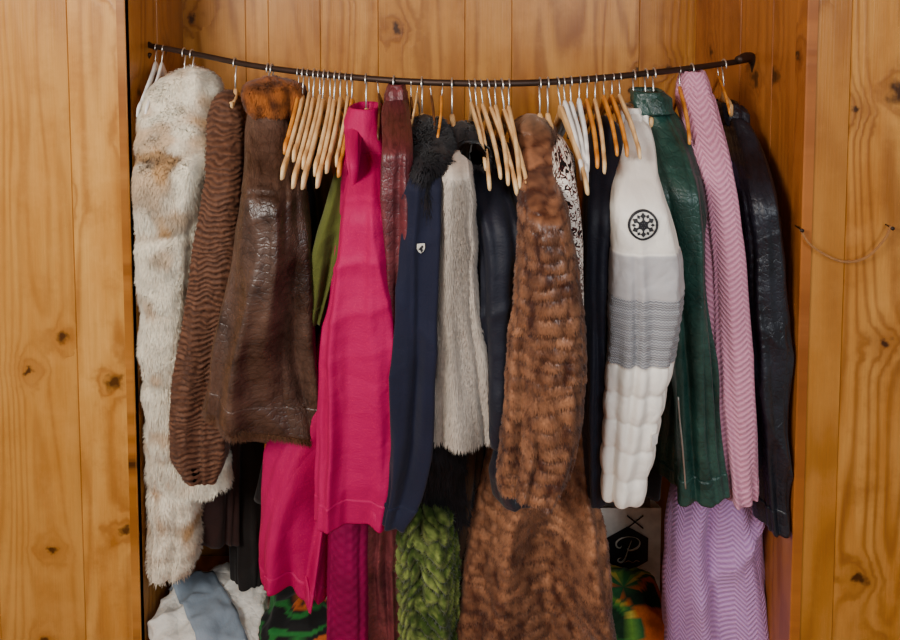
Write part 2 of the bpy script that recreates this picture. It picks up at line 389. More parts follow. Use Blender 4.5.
# ================= HANGERS
def arm_mesh(name,mat,hl=.20,drop=.11,th=.009,hh=.029,z0=-.075):
    vs=[];fs=[];uv=[];n=44;sec=12
    for i in range(n+1):
        s=-1+2*i/n; y=s*hl; z=z0-drop*abs(s)**1.35+.010*math.exp(-(s*7)**2); k=1-.35*abs(s)+.3*math.exp(-((abs(s)-.93)*12)**2)
        if abs(abs(s)-.82)<.03: k*=.75
        tip=min(1,(1-abs(s))*16+.3)**.5
        for j in range(sec):
            a=2*math.pi*j/sec; ca,sa=math.cos(a),math.sin(a)
            vs.append((th/2*math.copysign(abs(ca)**.5,ca)*tip+.004*math.sin(abs(s)*3.1),y,z+hh/2*k*tip*math.copysign(abs(sa)**.5,sa))); uv.append((y*.3+z,y))
    for i in range(n):
        for j in range(sec): fs.append((i*sec+j,i*sec+(j+1)%sec,(i+1)*sec+(j+1)%sec,(i+1)*sec+j))
    fs.append(tuple(reversed(range(sec)))); fs.append(tuple(range(n*sec,(n+1)*sec)))
    o=mkmesh(name,vs,fs,mat,uv); o.data.attributes.new('Plank','FLOAT','POINT'); return o
lw=woodmat('hanger_beech',lin('#a87038'),lin('#d9aa6c'),lin('#eccd9a'),False)
ow=woodmat('hanger_orange_wood',lin('#94480c'),lin('#cf8028'),lin('#e09a40'),False)
dw=woodmat('hanger_dark_wood',lin('#301a0e'),lin('#5a3720'),lin('#6e4528'),False)
wp=plain('hanger_white_plastic','#efece6',.4)
protos={}; hpts=[]
for i in range(25):
    a=math.radians(200-i*(250/24)); hpts.append(Vector((0,.014*math.cos(a),.014*math.sin(a)-.0045)))
hpts=hpts+[Vector((0,.003,-.030)),Vector((0,0,-.045)),Vector((0,0,-.075))]
hook=tube('hook',hpts,.0017,metal,8); hookm=hook.data; bpy.data.objects.remove(hook)
def mkproto(key,mat,**k):
    o=arm_mesh('arm_'+key,mat,**k); protos[key]=o.data; bpy.data.objects.remove(o)
mkproto('light',lw); mkproto('orange',ow,th=.010,hl=.19); mkproto('dark',dw,hl=.17); mkproto('white',wp,th=.010,hh=.036,hl=.19)
mkproto('short',lw,hl=.045,drop=.015,th=.010,z0=-.085)
def hanger(px,kind,yaw,label,group,tilt=0,sc=1.0):
    y,d=rpt(px); p=W(px,y,d)
    e=empty('clothes_hanger',p,label,'clothes hanger',group)
    e.rotation_euler=(0,math.radians(tilt),math.radians(yaw)); e.scale=(sc,)*3
    a=link(bpy.data.objects.new('arm',protos[kind])); a.parent=e
    h=link(bpy.data.objects.new('hook',hookm)); h.parent=e
LB={'light':'pale beech wooden hanger with steel hook, empty, on the rail','orange':'amber varnished wooden hanger with steel hook, empty','dark':'dark brown wooden hanger with steel hook','white':'white plastic hanger with steel hook on the rail','short':'wooden hanger carrying a coat, steel hook on the rail'}
G1='empty hangers on the rail'
for px,k,yw,tl,s in [(298,'orange',-1,-1,.76),(303,'light',0,2,.95),(308,'light',-3,-3,.80),(314,'light',1,3,1.0),(319,'light',-3,-2,.84),(324,'light',1,4,.99),(329,'light',-3,-3,.88),(335,'light',1,3,.96),(340,'light',-1,0,.84),(346,'light',-3,-4,.78),(352,'orange',-1,1,.86)]:
    hanger(px,k,yw,LB[k],G1,tilt=tl,sc=s)
for px,k,yw,tl,s in [(469,'light',5,-6,.72),(475,'light',3,-4,.86),(481,'light',6,-5,.78),(488,'light',7,-7,.9),(495,'light',3,-2,.82),(502,'light',6,-5,.98),(509,'light',2,0,.86)]:
    hanger(px,k,yw,LB[k],G1,tilt=tl,sc=s)
for px,k,yw,tl,s in [(558,'light',3,-6,.92),(564,'white',1,-3,.82),(571,'white',1,0,.88),(580,'white',-2,2,.78),(588,'orange',-1,2,.76),(596,'light',-3,2,.8),(604,'orange',-1,-1,.68),(613,'orange',3,3,.70),(620,'light',3,0,.72)]:
    hanger(px,k,yw,LB[k],G1,tilt=tl,sc=s)
for px,k,yw,tl,s in [(156,'white',8,4,.78),(163,'white',10,6,.75)]:
    hanger(px,k,yw,LB[k],G1,tilt=tl,sc=s)
for px,k,yw,tl,s in [(377,'dark',0,-6,.55),(411,'dark',4,0,.6),(418,'light',-4,5,.45),(430,'dark',2,-5,.5),(443,'orange',0,6,.5),(680,'orange',-8,0,.7),(718,'orange',-6,-2,.5)]:
    hanger(px,k,yw,LB[k],G1,tilt=tl,sc=s)
G2='hangers carrying coats'
for px in (184,192,235,268,272,366,394,422,452,540,548,634,646,654,692,724):
    hanger(px,'short',random.uniform(-3,3),LB['short'],G2)
# ================= COATS
def c_white(x,y,z,u,v):
    a=N(x*7+3,y*5,z*7); b=N(x*26,y*26,z*26+4); s=N(x*11+1,y*8,z*15+8)
    sea=max(0,1-abs(((z+.02*N(x*6,y*6,1.5))/.155+.3)%1-.5)*-12-5.2) if False else math.exp(-((((z+.03*N(x*6,y*6,1.5))/.17)%1-.5)/.07)**2)
    k=sm(.06,.5,a+.35*b)*.7+sm(.14,.5,s+.3*b)*.6+.45*sea*sm(-.3,.3,a+b)
    return mix(lin('#fbf0d8'),mix(lin('#7c6148'),lin('#c9a070'),b+.55),k)
def lump(u,v,P,fr,th):
    sea=math.exp(-((((P.z+.03*N(P.x*6,P.y*6,1.5))/.17)%1-.5)/.07)**2)
    return .010*N(P.x*14,P.y*14,P.z*13)+.006*N(P.x*34,P.y*34,P.z*30)-.006*sea
fw=furmat('cream_rabbit_fur',.85,.1,.1)
r_s=[(68,178,206),(78,160,216),(100,142,218),(150,135,213),(200,136,206),(250,138,202),(300,140,198),(350,141,198),(400,142,205),(440,146,218),(470,152,226),(492,160,226)]
r_b=[(110,142,205),(200,142,200),(300,144,196),(450,148,200),(540,148,202),(576,150,192)]
coat('fur_coat',184,'long cream rabbit fur coat with brown-grey patches hanging on rail','coat',[
 ('sleeve',dict(rows=r_s,mat=fw,d=sleeved(184,70,.16),t=.05,fold=.012,seed=1,disp=lump,furp=(60000,.0095,.0014,.62,1.1),colfn=c_white)),
 ('body',dict(rows=r_b,mat=fw,d=rd(184)-.01,t=.07,fold=.012,seed=2,disp=lump,furp=(25000,.0095,.0014,.62,1.1),colfn=c_white))])
def cur_(x,y,z):
    wz=.006*N(x*50,y*50,z*20)+.010*N(x*20,y*20,z*12+3); k=.7+.3*N(x*30+5,y*30,z*60)
    return .5+.5*math.sin((z+wz)*560+3.5*N(x*38,y*38,z*30)),k
def curl(u,v,P,fr,th):
    a,k=cur_(P.x,P.y,P.z); return .0045*k*a+.002*N(P.x*120,P.y*120,P.z*120)
def c_lamb(x,y,z,u,v): return mix(lin('#46291a'),lin('#6a4530'),cur_(x,y,z)[0]+.5*N(x*80,y*80,z*80))
fl_=furmat('curly_lamb_fur',.7,.05,.25)
r=[(92,214,238),(120,207,243),(180,206,242),(240,196,240),(300,188,236),(360,178,232),(420,171,228),(460,170,226),(480,186,218)]
coat('fur_coat',235,'brown curly lamb fur coat with rippled pile beside cream fur','coat',[
 ('sleeve',dict(rows=r,mat=fl_,d=sleeved(235,92,.16),t=.04,fold=.012,seed=3,nu=190,step=1.0,disp=curl,colfn=c_lamb,slant=10,furp=(15000,.0028,.0010,.2,2.0))),
 ('body',dict(rows=inset(r,4),mat=fl_,d=rd(235)+.02,t=.07,fold=.008,seed=4,nu=110,step=2.5,disp=curl,colfn=c_lamb))])
lb=leather('worn_brown_leather','#251610','#644a3d',.36,lo=.40,up=.72,k1=.004,cs=(8,5))
r=[(98,250,288),(120,246,296),(160,242,300),(200,238,303),(250,233,305),(300,226,307),(350,218,310),(400,211,319),(428,205,332)]
fo=furmat('orange_brown_fur')
c_or=lambda x,y,z,u,v: mix(lin('#a85e24'),lin('#50280e'),.5+1.2*N(x*40,y*40,z*40))
S=dict(rows=r,mat=lb,d=sleeved(268,96,.2),t=.05,fold=.028,cr=.014,wr=.0015,seed=5,nu=150,step=2.5,slant=26,seam=.035,groove=(188,))
B=dict(rows=inset([(a,b+3,c+4) for a,b,c in r],5,18,-4),mat=lb,d=rd(268)-.01,t=.075,fold=.016,cr=.008,seed=6,nu=120,slant=16)
shear=furmat('shearling_lining',.9)
coat('leather_jacket',268,'dark brown worn leather shearling jacket with orange-brown fur collar','jacket',[
 ('sleeve',S),cuff_of(S,26),
 ('lining',dict(cuff_of(S,4,-1,-.003,shear)[1],rows=cutrows(r,422,432,-2),frr=(.97,1.02),furp=(3500,.009,.0014,.9,1.5),colfn=lambda x,y,z,u,v:lin('#5a3a24'))),
 ('body',B),cuff_of(B,20),
 ('collar',dict(rows=[(78,252,288),(86,246,300),(98,244,303),(108,247,303),(115,256,299)],mat=fo,d=rd(268)-.04,t=.04,fold=.022,wr=.006,seed=7,furp=(9000,.007,.0015,.6,1.4),colfn=c_or,rt=12))])
blk=cloth('black_filler_cloth','#121012',.9,var=.2)  # black cloth of the filler coat that stands in for shade
coat('coat',300,'black filler coat added to darken the gap behind the leather jacket','coat',[  # added filler: the gap's darkness made as a black garment
 ('body',dict(rows=[(150,292,318),(200,290,330),(300,288,335),(400,285,340),(500,262,345)],mat=blk,d=rd(300)+.12,t=.12,fold=.03,cr=.01,seed=8))])
ol=cloth('olive_cotton','#4e5322',.85,crk=.006,cs=(14,7))
S=dict(rows=[(165,338,358),(200,328,358),(240,316,350),(280,310,340),(322,307,326)],mat=ol,d=rd(340)-.09,t=.03,fold=.018,cr=.010,seed=9,nu=120,step=3)
coat('jacket',340,'olive green cotton jacket showing one folded sleeve','jacket',[
 ('sleeve',S),cuff_of(S,16),
 ('body',dict(rows=[(150,340,356),(200,336,362),(330,335,365),(420,335,365)],mat=ol,d=rd(340)+.04,t=.06,fold=.016,cr=.006,seed=10))])
# magenta
mg=cloth('magenta_nylon','#a6004c',.66,var=.06,sheen=0,spec=.2,crk=.010,cs=(9,4))
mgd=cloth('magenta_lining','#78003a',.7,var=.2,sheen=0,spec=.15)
r=[(118,354,382),(134,350,387),(160,349,390),(200,343,393),(250,336,396),(300,328,399),(350,321,402),(400,319,403),(450,318,402),(490,318,399),(524,319,391)]
S=dict(rows=r,mat=mg,d=sleeved(369,114,.2),t=.036,e=.78,fold=.026,cr=.012,seed=11,nu=150,step=2.5,groove=(196,),cphi=1.25)
B=dict(rows=[(150,348,384),(300,330,392),(420,305,385),(470,284,372),(520,272,350),(560,268,340),(594,272,332)],mat=mg,d=rd(369)-.035,t=.065,fold=.055,cr=.018,seed=12,nu=150,step=3,slant=20,hw_=12)
e6,o6=coat('ski_jacket',369,'bright magenta nylon outdoor jacket with stand-up collar','jacket',[
 ('sleeve',S),cuff_of(S,24),('body',B),cuff_of(B,14),
 collar(366,[(108,350,380),(118,346,384),(134,344,387),(154,346,390),(168,352,388)],mg,.042,.022,61,.014,.024),
 ('hood',dict(rows=[(116,347,360),(130,344,362),(150,344,361),(172,348,360),(186,351,357)],mat=mg,d=sleeved(369,100,.15,70),t=.022,fold=.03,cr=.012,seed=78,nu=80,step=2,e=.95,rt=8)),
 ('lining',dict(rows=[(430,334,366),(520,330,366),(600,327,364),(655,325,364)],mat=mgd,d=rd(369)-.1,t=.022,fold=.014,seed=13,step=2,disp=lambda u,v,P,fr,th:.0012*math.sin(v*300)*math.sin(u*300)))])
bl=leather('burgundy_leather','#2e1016','#7c383c',.38,k1=.004,cs=(9,5),up=.68)
coat('leather_coat',394,'long burgundy leather coat between magenta and navy jackets','coat',[
 ('sleeve',dict(rows=[(94,386,406),(110,380,409),(140,382,411),(200,383,412),(260,386,409),(330,390,406)],mat=bl,d=sleeved(392,88,.19,70),t=.034,fold=.026,cr=.018,seed=14,nu=120,step=2.5,seam=0.01)),
 collar(394,[(85,388,405),(95,385,407),(108,384,409)],bl,.03,.0,71),
 ('body',dict(rows=[(110,384,402),(300,382,408),(450,370,406),(560,366,404),(655,366,404)],mat=bl,d=rd(392)-.02,t=.055,fold=.026,cr=.014,seed=15,nu=120,step=3))])
nv=cloth('navy_wool','#0f1328',.75,var=.15,spec=.2,crk=.007,cs=(8,4))
nv2=cloth('navy_nylon','#0e111f',.6,var=.15,spec=.3,crk=.009,cs=(9,5))
bf=furmat('black_fur',.6,.1)
c_b=lambda x,y,z,u,v: mix(lin('#0b0a0c'),lin('#232024'),.5+N(x*50,y*50,z*50))
r=[(150,406,443),(180,404,447),(250,402,445),(300,400,443),(350,399,441),(400,397,437),(450,395,433),(500,388,420),(524,385,405)]
S=dict(rows=r,mat=nv,d=sleeved(422,120,.18,70),t=.038,e=.8,fold=.026,cr=.012,seed=16,nu=120,step=3)
e8,o8=coat('coat',422,'navy wool coat with black fur collar and small badge','coat',[
 ('sleeve',S),cuff_of(S,20),
 ('body',dict(rows=[(160,410,438),(300,406,434),(460,400,430)],mat=nv,d=rd(422)+.01,t=.09,fold=.01,seed=17)),
 ('collar',dict(rows=[(118,414,434),(130,405,444),(160,403,449),(198,412,448),(220,426,441)],mat=bf,d=sleeved(422,110,.15,60),t=.05,fold=.016,wr=.004,seed=18,furp=(15000,.016,.0017,.7,1.4),colfn=c_b))])
badge=plain('badge_white','#dcd8cb',.5); ink=plain('black_print','#15141a',.6)
dc=decal('badge',o8[0],(422,238),.0085,[[(-.75,1),(.75,1),(.8,0),(.5,-.7),(0,-1.1),(-.5,-.7),(-.8,0)]],badge,rd(422)-.17); parent(dc,e8)
dc=decal('badge_emblem',o8[0],(422,238.5),.0085,[[(-.55,.75),(-.1,.55),(.25,.75),(.55,.45),(.3,.1),(.45,-.35),(.05,-.85),(-.15,-.3),(-.5,-.1),(-.25,.3)]],ink,rd(422)-.17,.0035); parent(dc,e8)
coat('fur_coat',436,'black fluffy fur coat hanging between navy coats','coat',[
 ('body',dict(rows=[(200,420,460),(430,412,470),(480,405,478),(518,410,476)],mat=bf,d=rd(436)+.0,t=.05,fold=.01,seed=19,furp=(14000,.014,.0018,.6),colfn=c_b))])
c_s=lambda x,y,z,u,v: mix(lin('#cdc1b2'),lin('#6f6257'),.22+.8*N(x*34,y*12,z*4)+.25*math.cos(u*110)+.35*N(x*7,y*6,z*5))
fs_=furmat('silver_fur',.5,.15,.35)
r=[(150,446,468),(200,440,474),(260,438,476),(300,436,480),(350,435,487),(400,434,494),(442,433,499)]
coat('fur_coat',452,'silver-grey mink fur coat with smooth vertical pelts','coat',[
 ('sleeve',dict(rows=r,mat=fs_,d=sleeved(452,120,.165,60),t=.035,fold=.016,wr=.002,seed=20,furp=(42000,.009,.0012,1.0,.7),colfn=c_s)),
 ('body',dict(rows=inset(r,6),mat=fs_,d=rd(452)+.06,t=.05,fold=.008,seed=21,colfn=c_s))])
r=[(134,450,480),(150,449,501),(180,461,515),(220,469,530),(260,472,535),(300,473,533),(350,477,526),(400,485,519),(440,489,510)]
S=dict(rows=r,mat=nv2,d=sleeved(462,130,.14),t=.042,e=.8,fold=.026,cr=.016,seed=22,nu=120,step=3)
coat('coat',462,'dark navy quilted coat with black collar beside silver fur','coat',[
 ('sleeve',S),
 ('body',dict(rows=[(150,466,500),(250,478,518),(420,480,512)],mat=nv2,d=rd(462)+.06,t=.06,fold=.01,seed=23)),
 ('collar',dict(rows=[(124,450,474),(136,446,484),(152,448,492),(168,458,490)],mat=bf,d=sleeved(462,116,.10,60),t=.042,fold=.014,seed=24,furp=(7000,.009,.0016,.7,1.2),colfn=c_b))])
# green chunky knit
gkm=furmat('green_chunky_yarn',.95,.1,.1)
def kn_(u,v):
    u+=.016*N(u*16,v*16,2); v+=.018*N(u*16,v*16,9)
    w=.038; c=u/w; k=abs((c%1)-.5)*2; s=1 if int(math.floor(c))%2 else -1
    b=abs(math.sin(math.pi*(v/.032+s*k*.8)))**.55
    return b*(.2+.8*math.sin(math.pi*min(1,max(0,k*.9+.05)))**.6)
def knit(u,v,P,fr,th): return .018*kn_(u,v)+.002*math.sin((u+v*1.2)*700)*kn_(u,v)
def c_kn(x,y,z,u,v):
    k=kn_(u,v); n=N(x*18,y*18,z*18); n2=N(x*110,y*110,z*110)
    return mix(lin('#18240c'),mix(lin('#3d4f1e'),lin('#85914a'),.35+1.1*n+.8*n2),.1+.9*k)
coat('cardigan',440,'chunky green cable-knit cardigan hanging low','cardigan',[
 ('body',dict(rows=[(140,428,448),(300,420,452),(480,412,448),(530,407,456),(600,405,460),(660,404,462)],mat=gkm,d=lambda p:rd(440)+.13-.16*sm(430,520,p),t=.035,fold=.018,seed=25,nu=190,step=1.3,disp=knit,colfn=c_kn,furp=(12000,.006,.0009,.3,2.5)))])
bk=cloth('brown_knit','#3c2a1c',.95,var=.4)
coat('cardigan',470,'dark brown knitted cardigan behind the mink coat','cardigan',[
 ('body',dict(rows=[(240,462,482),(450,462,484),(540,455,480),(655,455,478)],mat=bk,d=rd(470)+.03,t=.06,fold=.02,wr=.004,seed=26))])
# brown mink
def pel(x,y,z,u,v):
    uu=u+.018*N(x*11,y*11,z*8)+.010*N(x*34,y*34,z*34); vv=v+.022*N(x*10,y*10,z*10+3)+.010*N(x*34+7,y*34,z*34)
    row=math.floor(vv/.024); uo=uu/.034+.5*(row%2)+.37*math.sin(row*2.3); col=math.floor(uo); fu=uo%1; fv=(vv/.024)%1
    h=math.sin(col*12.9898+row*78.233)*43758.5; h-=math.floor(h)
    sh=math.sin(math.pi*fu)**.35*(math.sin(math.pi*fv**.7))**.45
    return sh,h
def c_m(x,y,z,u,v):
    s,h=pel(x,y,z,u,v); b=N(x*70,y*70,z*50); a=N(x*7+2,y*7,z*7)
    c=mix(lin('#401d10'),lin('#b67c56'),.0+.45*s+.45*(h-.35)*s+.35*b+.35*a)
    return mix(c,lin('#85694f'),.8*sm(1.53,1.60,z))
fm=furmat('brown_mink_fur',.38,.1,.5)
pd=lambda u,v,P,fr,th: .0048*pel(P.x,P.y,P.z,u,v)[0]
r=[(118,518,546),(128,512,556),(150,513,557),(200,519,563),(250,519,573),(300,515,579),(350,511,583),(400,507,583),(450,503,580),(486,499,566),(497,502,556)]
satin=cloth('navy_satin','#12141f',.35,var=.2,spec=.5)
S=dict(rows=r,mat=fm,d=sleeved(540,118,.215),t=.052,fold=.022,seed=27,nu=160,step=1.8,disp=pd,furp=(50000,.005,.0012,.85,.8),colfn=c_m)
coat('fur_coat',540,'long mottled brown mink fur coat with pieced pelts','coat',[
 ('sleeve',S),
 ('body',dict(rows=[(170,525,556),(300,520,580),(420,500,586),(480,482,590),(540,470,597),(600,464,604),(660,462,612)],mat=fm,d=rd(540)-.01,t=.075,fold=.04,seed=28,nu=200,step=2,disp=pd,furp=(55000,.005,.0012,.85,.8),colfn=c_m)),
 ('cuff',dict(rows=[(455,496,520),(478,492,530),(503,497,550)],mat=satin,d=rd(540)-.19,t=.035,fold=.012,cr=.01,seed=62,rt=8))])
# tweed
t=NT('black_white_tweed',.9,.2); uv,x,y=uvxy(t)
nz=t.n('ShaderNodeTexNoise',{'Vector':uv,'Scale':130,'Detail':2,'Distortion':1.5}).outputs[0]
t.link(t.ramp(nz,[(.42,lin('#120e0e')),(.48,lin('#6a241c')),(.52,lin('#e0d8cc'))]),'Base Color'); t.bump(nz,.002); tw=t.m
coat('coat',562,'black, white and red tweed wool jacket beside brown mink','jacket',[
 ('sleeve',dict(rows=[(136,552,564),(150,552,570),(200,556,580),(250,564,583),(300,572,584),(325,576,583)],mat=tw,d=sleeved(562,120,.17,60),t=.03,fold=.010,seed=30)),
 ('body',dict(rows=[(150,556,574),(300,566,586),(400,572,588)],mat=tw,d=rd(562)+.07,t=.06,seed=31))])
r=[(118,594,616),(140,590,622),(200,586,620),(300,583,612),(400,584,610),(500,588,606)]
coat('coat',604,'dark navy wool coat hanging beside white ski jacket','coat',[
 ('sleeve',dict(rows=r,mat=nv2,d=sleeved(604,118,.13),t=.035,e=.8,fold=.02,cr=.014,seed=32)),
 ('body',dict(rows=inset(r,1,20,10),mat=nv2,d=rd(604)+.04,t=.08,fold=.01,seed=33))])
# white ski jacket
t=NT('white_grey_ski_nylon',.5,.35,0); uv,x,y=uvxy(t)
def zof(py): return W(640,py,1.33).z
yw=t.ma('ADD',y,t.ma('MULTIPLY',t.n('ShaderNodeTexNoise',{'Vector':uv,'Scale':12,'Detail':2}).outputs[0],.010))
def step_(zz): return t.n('ShaderNodeMapRange',{0:yw,1:zz+.0065,2:zz+.0035,3:0,4:1}).outputs[0]
s1,s2,s3=step_(zof(250)),step_(zof(293)),step_(zof(358))
zz=t.ma('PINGPONG',x,.0025)
pf=t.ma('MULTIPLY_ADD',t.ma('SINE',t.ma('MULTIPLY',t.ma('ADD',y,zz),1350)),.5,.5)
c=t.mixc(s1,lin('#efe9de'),lin('#b2afaf'))
c=t.mixc(s2,c,t.mixc(pf,lin('#8a8b90'),lin('#b2b2b4'))); c=t.mixc(s3,c,lin('#efe9de')); t.link(c,'Base Color')
ck=t.cells(uv,16,11,.3); ck2=t.cells(uv,40,30,.3,-.4); g2=t.ma('MULTIPLY',s2,t.ma('SUBTRACT',1.0,s3))
t.bump(t.ma('ADD',t.ma('ADD',t.ma('MULTIPLY',ck,.006),t.ma('MULTIPLY',ck2,.0015)),t.ma('MULTIPLY',t.ma('MULTIPLY',pf,g2),.0018)),1.0); wj=t.m
def puff(u,v,P,fr,th):
    z1=zof(360); z2=zof(293); cr_=.0025*N(u*26,v*26,3)+.001*N(u*70,v*60,8)
    if v<z1: return .0075*abs(math.sin(math.pi*(z1-v+.004*N(u*20,1,1))/.052))**.5-.003+cr_+.0015*N(u*50,v*14,7)
    if v>zof(250): return .004*abs(math.sin(math.pi*(v-zof(250))/.12))**.5-.001+cr_
    if v>z2: return .003+cr_
    return .001+cr_*.3+.0016*math.sin((v-z1)*330)
r=[(116,623,644),(126,621,650),(160,619,657),(200,614,664),(240,611,676),(262,609,682),(300,608,683),(340,607,675),(380,606,668),(420,604,662),(460,602,654),(500,602,642)]
e15,o15=coat('ski_jacket',634,'white padded ski jacket with grey quilted band and emblem','jacket',[
 ('sleeve',dict(rows=r,mat=wj,d=sleeved(632,110,.19),t=.048,e=.78,fold=.016,cr=.008,seed=34,nu=160,step=1.6,disp=puff,seam=.055)),
 collar(634,[(108,622,642),(116,620,646),(130,619,650)],wj,.035,.0,72),
 ('body',dict(rows=inset(r,4,25,30),mat=wj,d=rd(632)-.02,t=.07,fold=.006,seed=35,disp=puff))])
tan=plain('zip_tag_white','#f4f0ea',.5)
pol=ringpoly(.84,1.0)
for k in range(6):
    a=math.pi/3*k+math.pi/6; ca,sa=math.cos(a),math.sin(a)
    tr=lambda u_,w_:(u_*ca-w_*sa,u_*sa+w_*ca)
    pol+=bar(0,0,.76*ca,.76*sa,.13)
    pol.append([tr(.06,0),tr(.24,.17),tr(.42,0),tr(.24,-.17)])
    pol.append([tr(.42,0),tr(.58,.20),tr(.80,0),tr(.58,-.20)])
    b=a+math.pi/6; tb=lambda u_,w_:(u_*math.cos(b)-w_*math.sin(b),u_*math.sin(b)+w_*math.cos(b))
    pol.append([tb(.48,0),tb(.62,.12),tb(.78,0),tb(.62,-.12)])
dc=decal('snowflake_emblem',o15[0],(640,221),.0268,pol,ink,rd(632)-.22); parent(dc,e15)
dc=decal('zip_tag',o15[0],(652,432),.012,[[(-.7,1),(.4,1),(.5,-1),(-.6,-1)]],tan,rd(632)-.22,.006); parent(dc,e15)
gl=leather('dark_green_leather','#0f2d28','#2f564c',.36,k1=.004,cs=(6,3.5))
r=[(100,634,662),(114,630,676),(140,640,690),(180,652,700),(240,663,705),(300,668,708),(360,672,713),(420,675,720),(470,676,725),(500,677,729)]
S=dict(rows=r,mat=gl,d=sleeved(667,93,.15),t=.042,e=.8,fold=.022,cr=.014,seed=36,nu=130,step=2.5,slant=-6,seam=.015,groove=(168,))
B=dict(rows=[(130,650,690),(250,662,704),(380,664,704),(455,656,706),(476,658,706)],mat=gl,d=rd(667)-.01,t=.05,fold=.018,cr=.010,seed=37)
e16,o16=coat('leather_jacket',650,'dark green leather biker jacket with zipped cuff','jacket',[
 ('sleeve',S),cuff_of(S,22),('body',B),cuff_of(B,12),
 collar(650,[(92,632,664),(100,630,670),(114,634,676)],gl,.04,.005,73)])
o=surf_tube('zipper',o16[0],[(682+.25*k,404+4.2*k) for k in range(0,22)],rd(667)-.197,.0017,metal); parent(o,e16)
def pinkmat(name,a,b):
    t=NT(name,.9,.1,.15); uv,x,y=uvxy(t)
    zz=t.ma('PINGPONG',x,.018)
    s=t.ma('MULTIPLY_ADD',t.ma('SINE',t.ma('MULTIPLY',t.ma('SUBTRACT',y,t.ma('MULTIPLY',zz,1.1)),560)),.5,.5)
    n=t.n('ShaderNodeTexNoise',{'Vector':uv,'Scale':220,'Detail':2}).outputs[0]
    f=t.ma('MULTIPLY_ADD',n,.45,t.ma('MULTIPLY',s,.5))
    t.link(t.mixc(f,lin(a),lin(b)),'Base Color'); t.bump(f,.0026); return t.m
pk=pinkmat('pink_herringbone_wool','#a6647e','#dea2b8'); pk2=pinkmat('lilac_herringbone_wool','#996aa2','#d8aada')
r=[(84,681,707),(95,678,713),(115,680,718),(150,692,728),(200,701,738),(260,705,743),(350,711,748),(420,716,752),(496,722,753)]
S=dict(rows=r,mat=pk,d=sleeved(690,74,.15),t=.04,fold=.022,cr=.012,seed=38,nu=110)
coat('coat',692,'pink and lilac herringbone wool coat, long','coat',[
 ('sleeve',S),cuff_of(S,14),
 collar(692,[(72,683,705),(82,679,709),(104,678,714)],pk,.036,.0,74,.002),
 ('body',dict(rows=[(150,698,728),(300,704,742),(440,700,750),(490,676,756),(540,668,763),(600,668,770),(660,670,776)],mat=pk2,d=lambda p:rd(690)+.01,t=.08,fold=.036,cr=.012,seed=39,nu=120))])
dl=leather('charcoal_leather','#0a0c13','#262a35',.38,k1=.003,cs=(7,4))
r=[(112,722,738),(130,727,754),(160,733,766),(200,740,776),(250,747,783),(350,752,786),(450,758,788),(530,764,789)]
def ribs(u,v,P,fr,th): return .0010*math.sin(v*330)*sm(.01,.02,-u) if P.z>1.1 else 0
S=dict(rows=r,mat=dl,d=sleeved(722,104,.18),t=.04,e=.8,fold=.018,cr=.012,seed=40,nu=130,step=2,slant=8,seam=.0,disp=ribs)
coat('leather_coat',724,'charcoal ribbed leather coat next to pink wool coat','coat',[
 ('sleeve',S),cuff_of(S,22),
 collar(724,[(103,718,738),(112,718,742),(126,722,750)],dl,.034,.0,75),
 ('body',dict(rows=inset(r,3),mat=dl,d=rd(722)+.0,t=.06,fold=.01,seed=41))])
dg=cloth('charcoal_wool','#16110f',.9); mr=cloth('maroon_filler_cloth','#2a1715',.85,crk=.004)  # dark cloths of the filler coats; charcoal also covers folded clothes
for px,rows,lab,dd,m_ in [(236,[(150,215,245),(300,212,246),(480,205,244),(540,204,242)],'dark maroon filler coat standing in for shade at the back of the alcove',.17,mr),  # added coat, dark maroon in place of the recess shade
    (256,[(150,245,268),(300,240,275),(500,232,272),(590,236,268)],'dark brown filler coat standing in for the dim recess at the back of the alcove',.25,dg),  # added coat whose dark cloth stands in for the dim recess
    (500,[(150,490,520),(300,480,540),(480,470,540),(560,470,530)],'black filler coat added to darken the gap behind brown mink coat',.15,dg),  # filler added to darken the gap around the mink
    (640,[(170,610,660),(300,605,665),(440,600,662),(488,606,655)],'black filler coat added to darken the space behind the white ski jacket',.15,dg)]:  # filler added so the space behind the ski jacket stays dark
    coat('coat',px,lab,'coat',[('body',dict(rows=rows,mat=m_,d=rd(px)+dd,t=.08,fold=.03,cr=.01,slant=14,seed=px))])
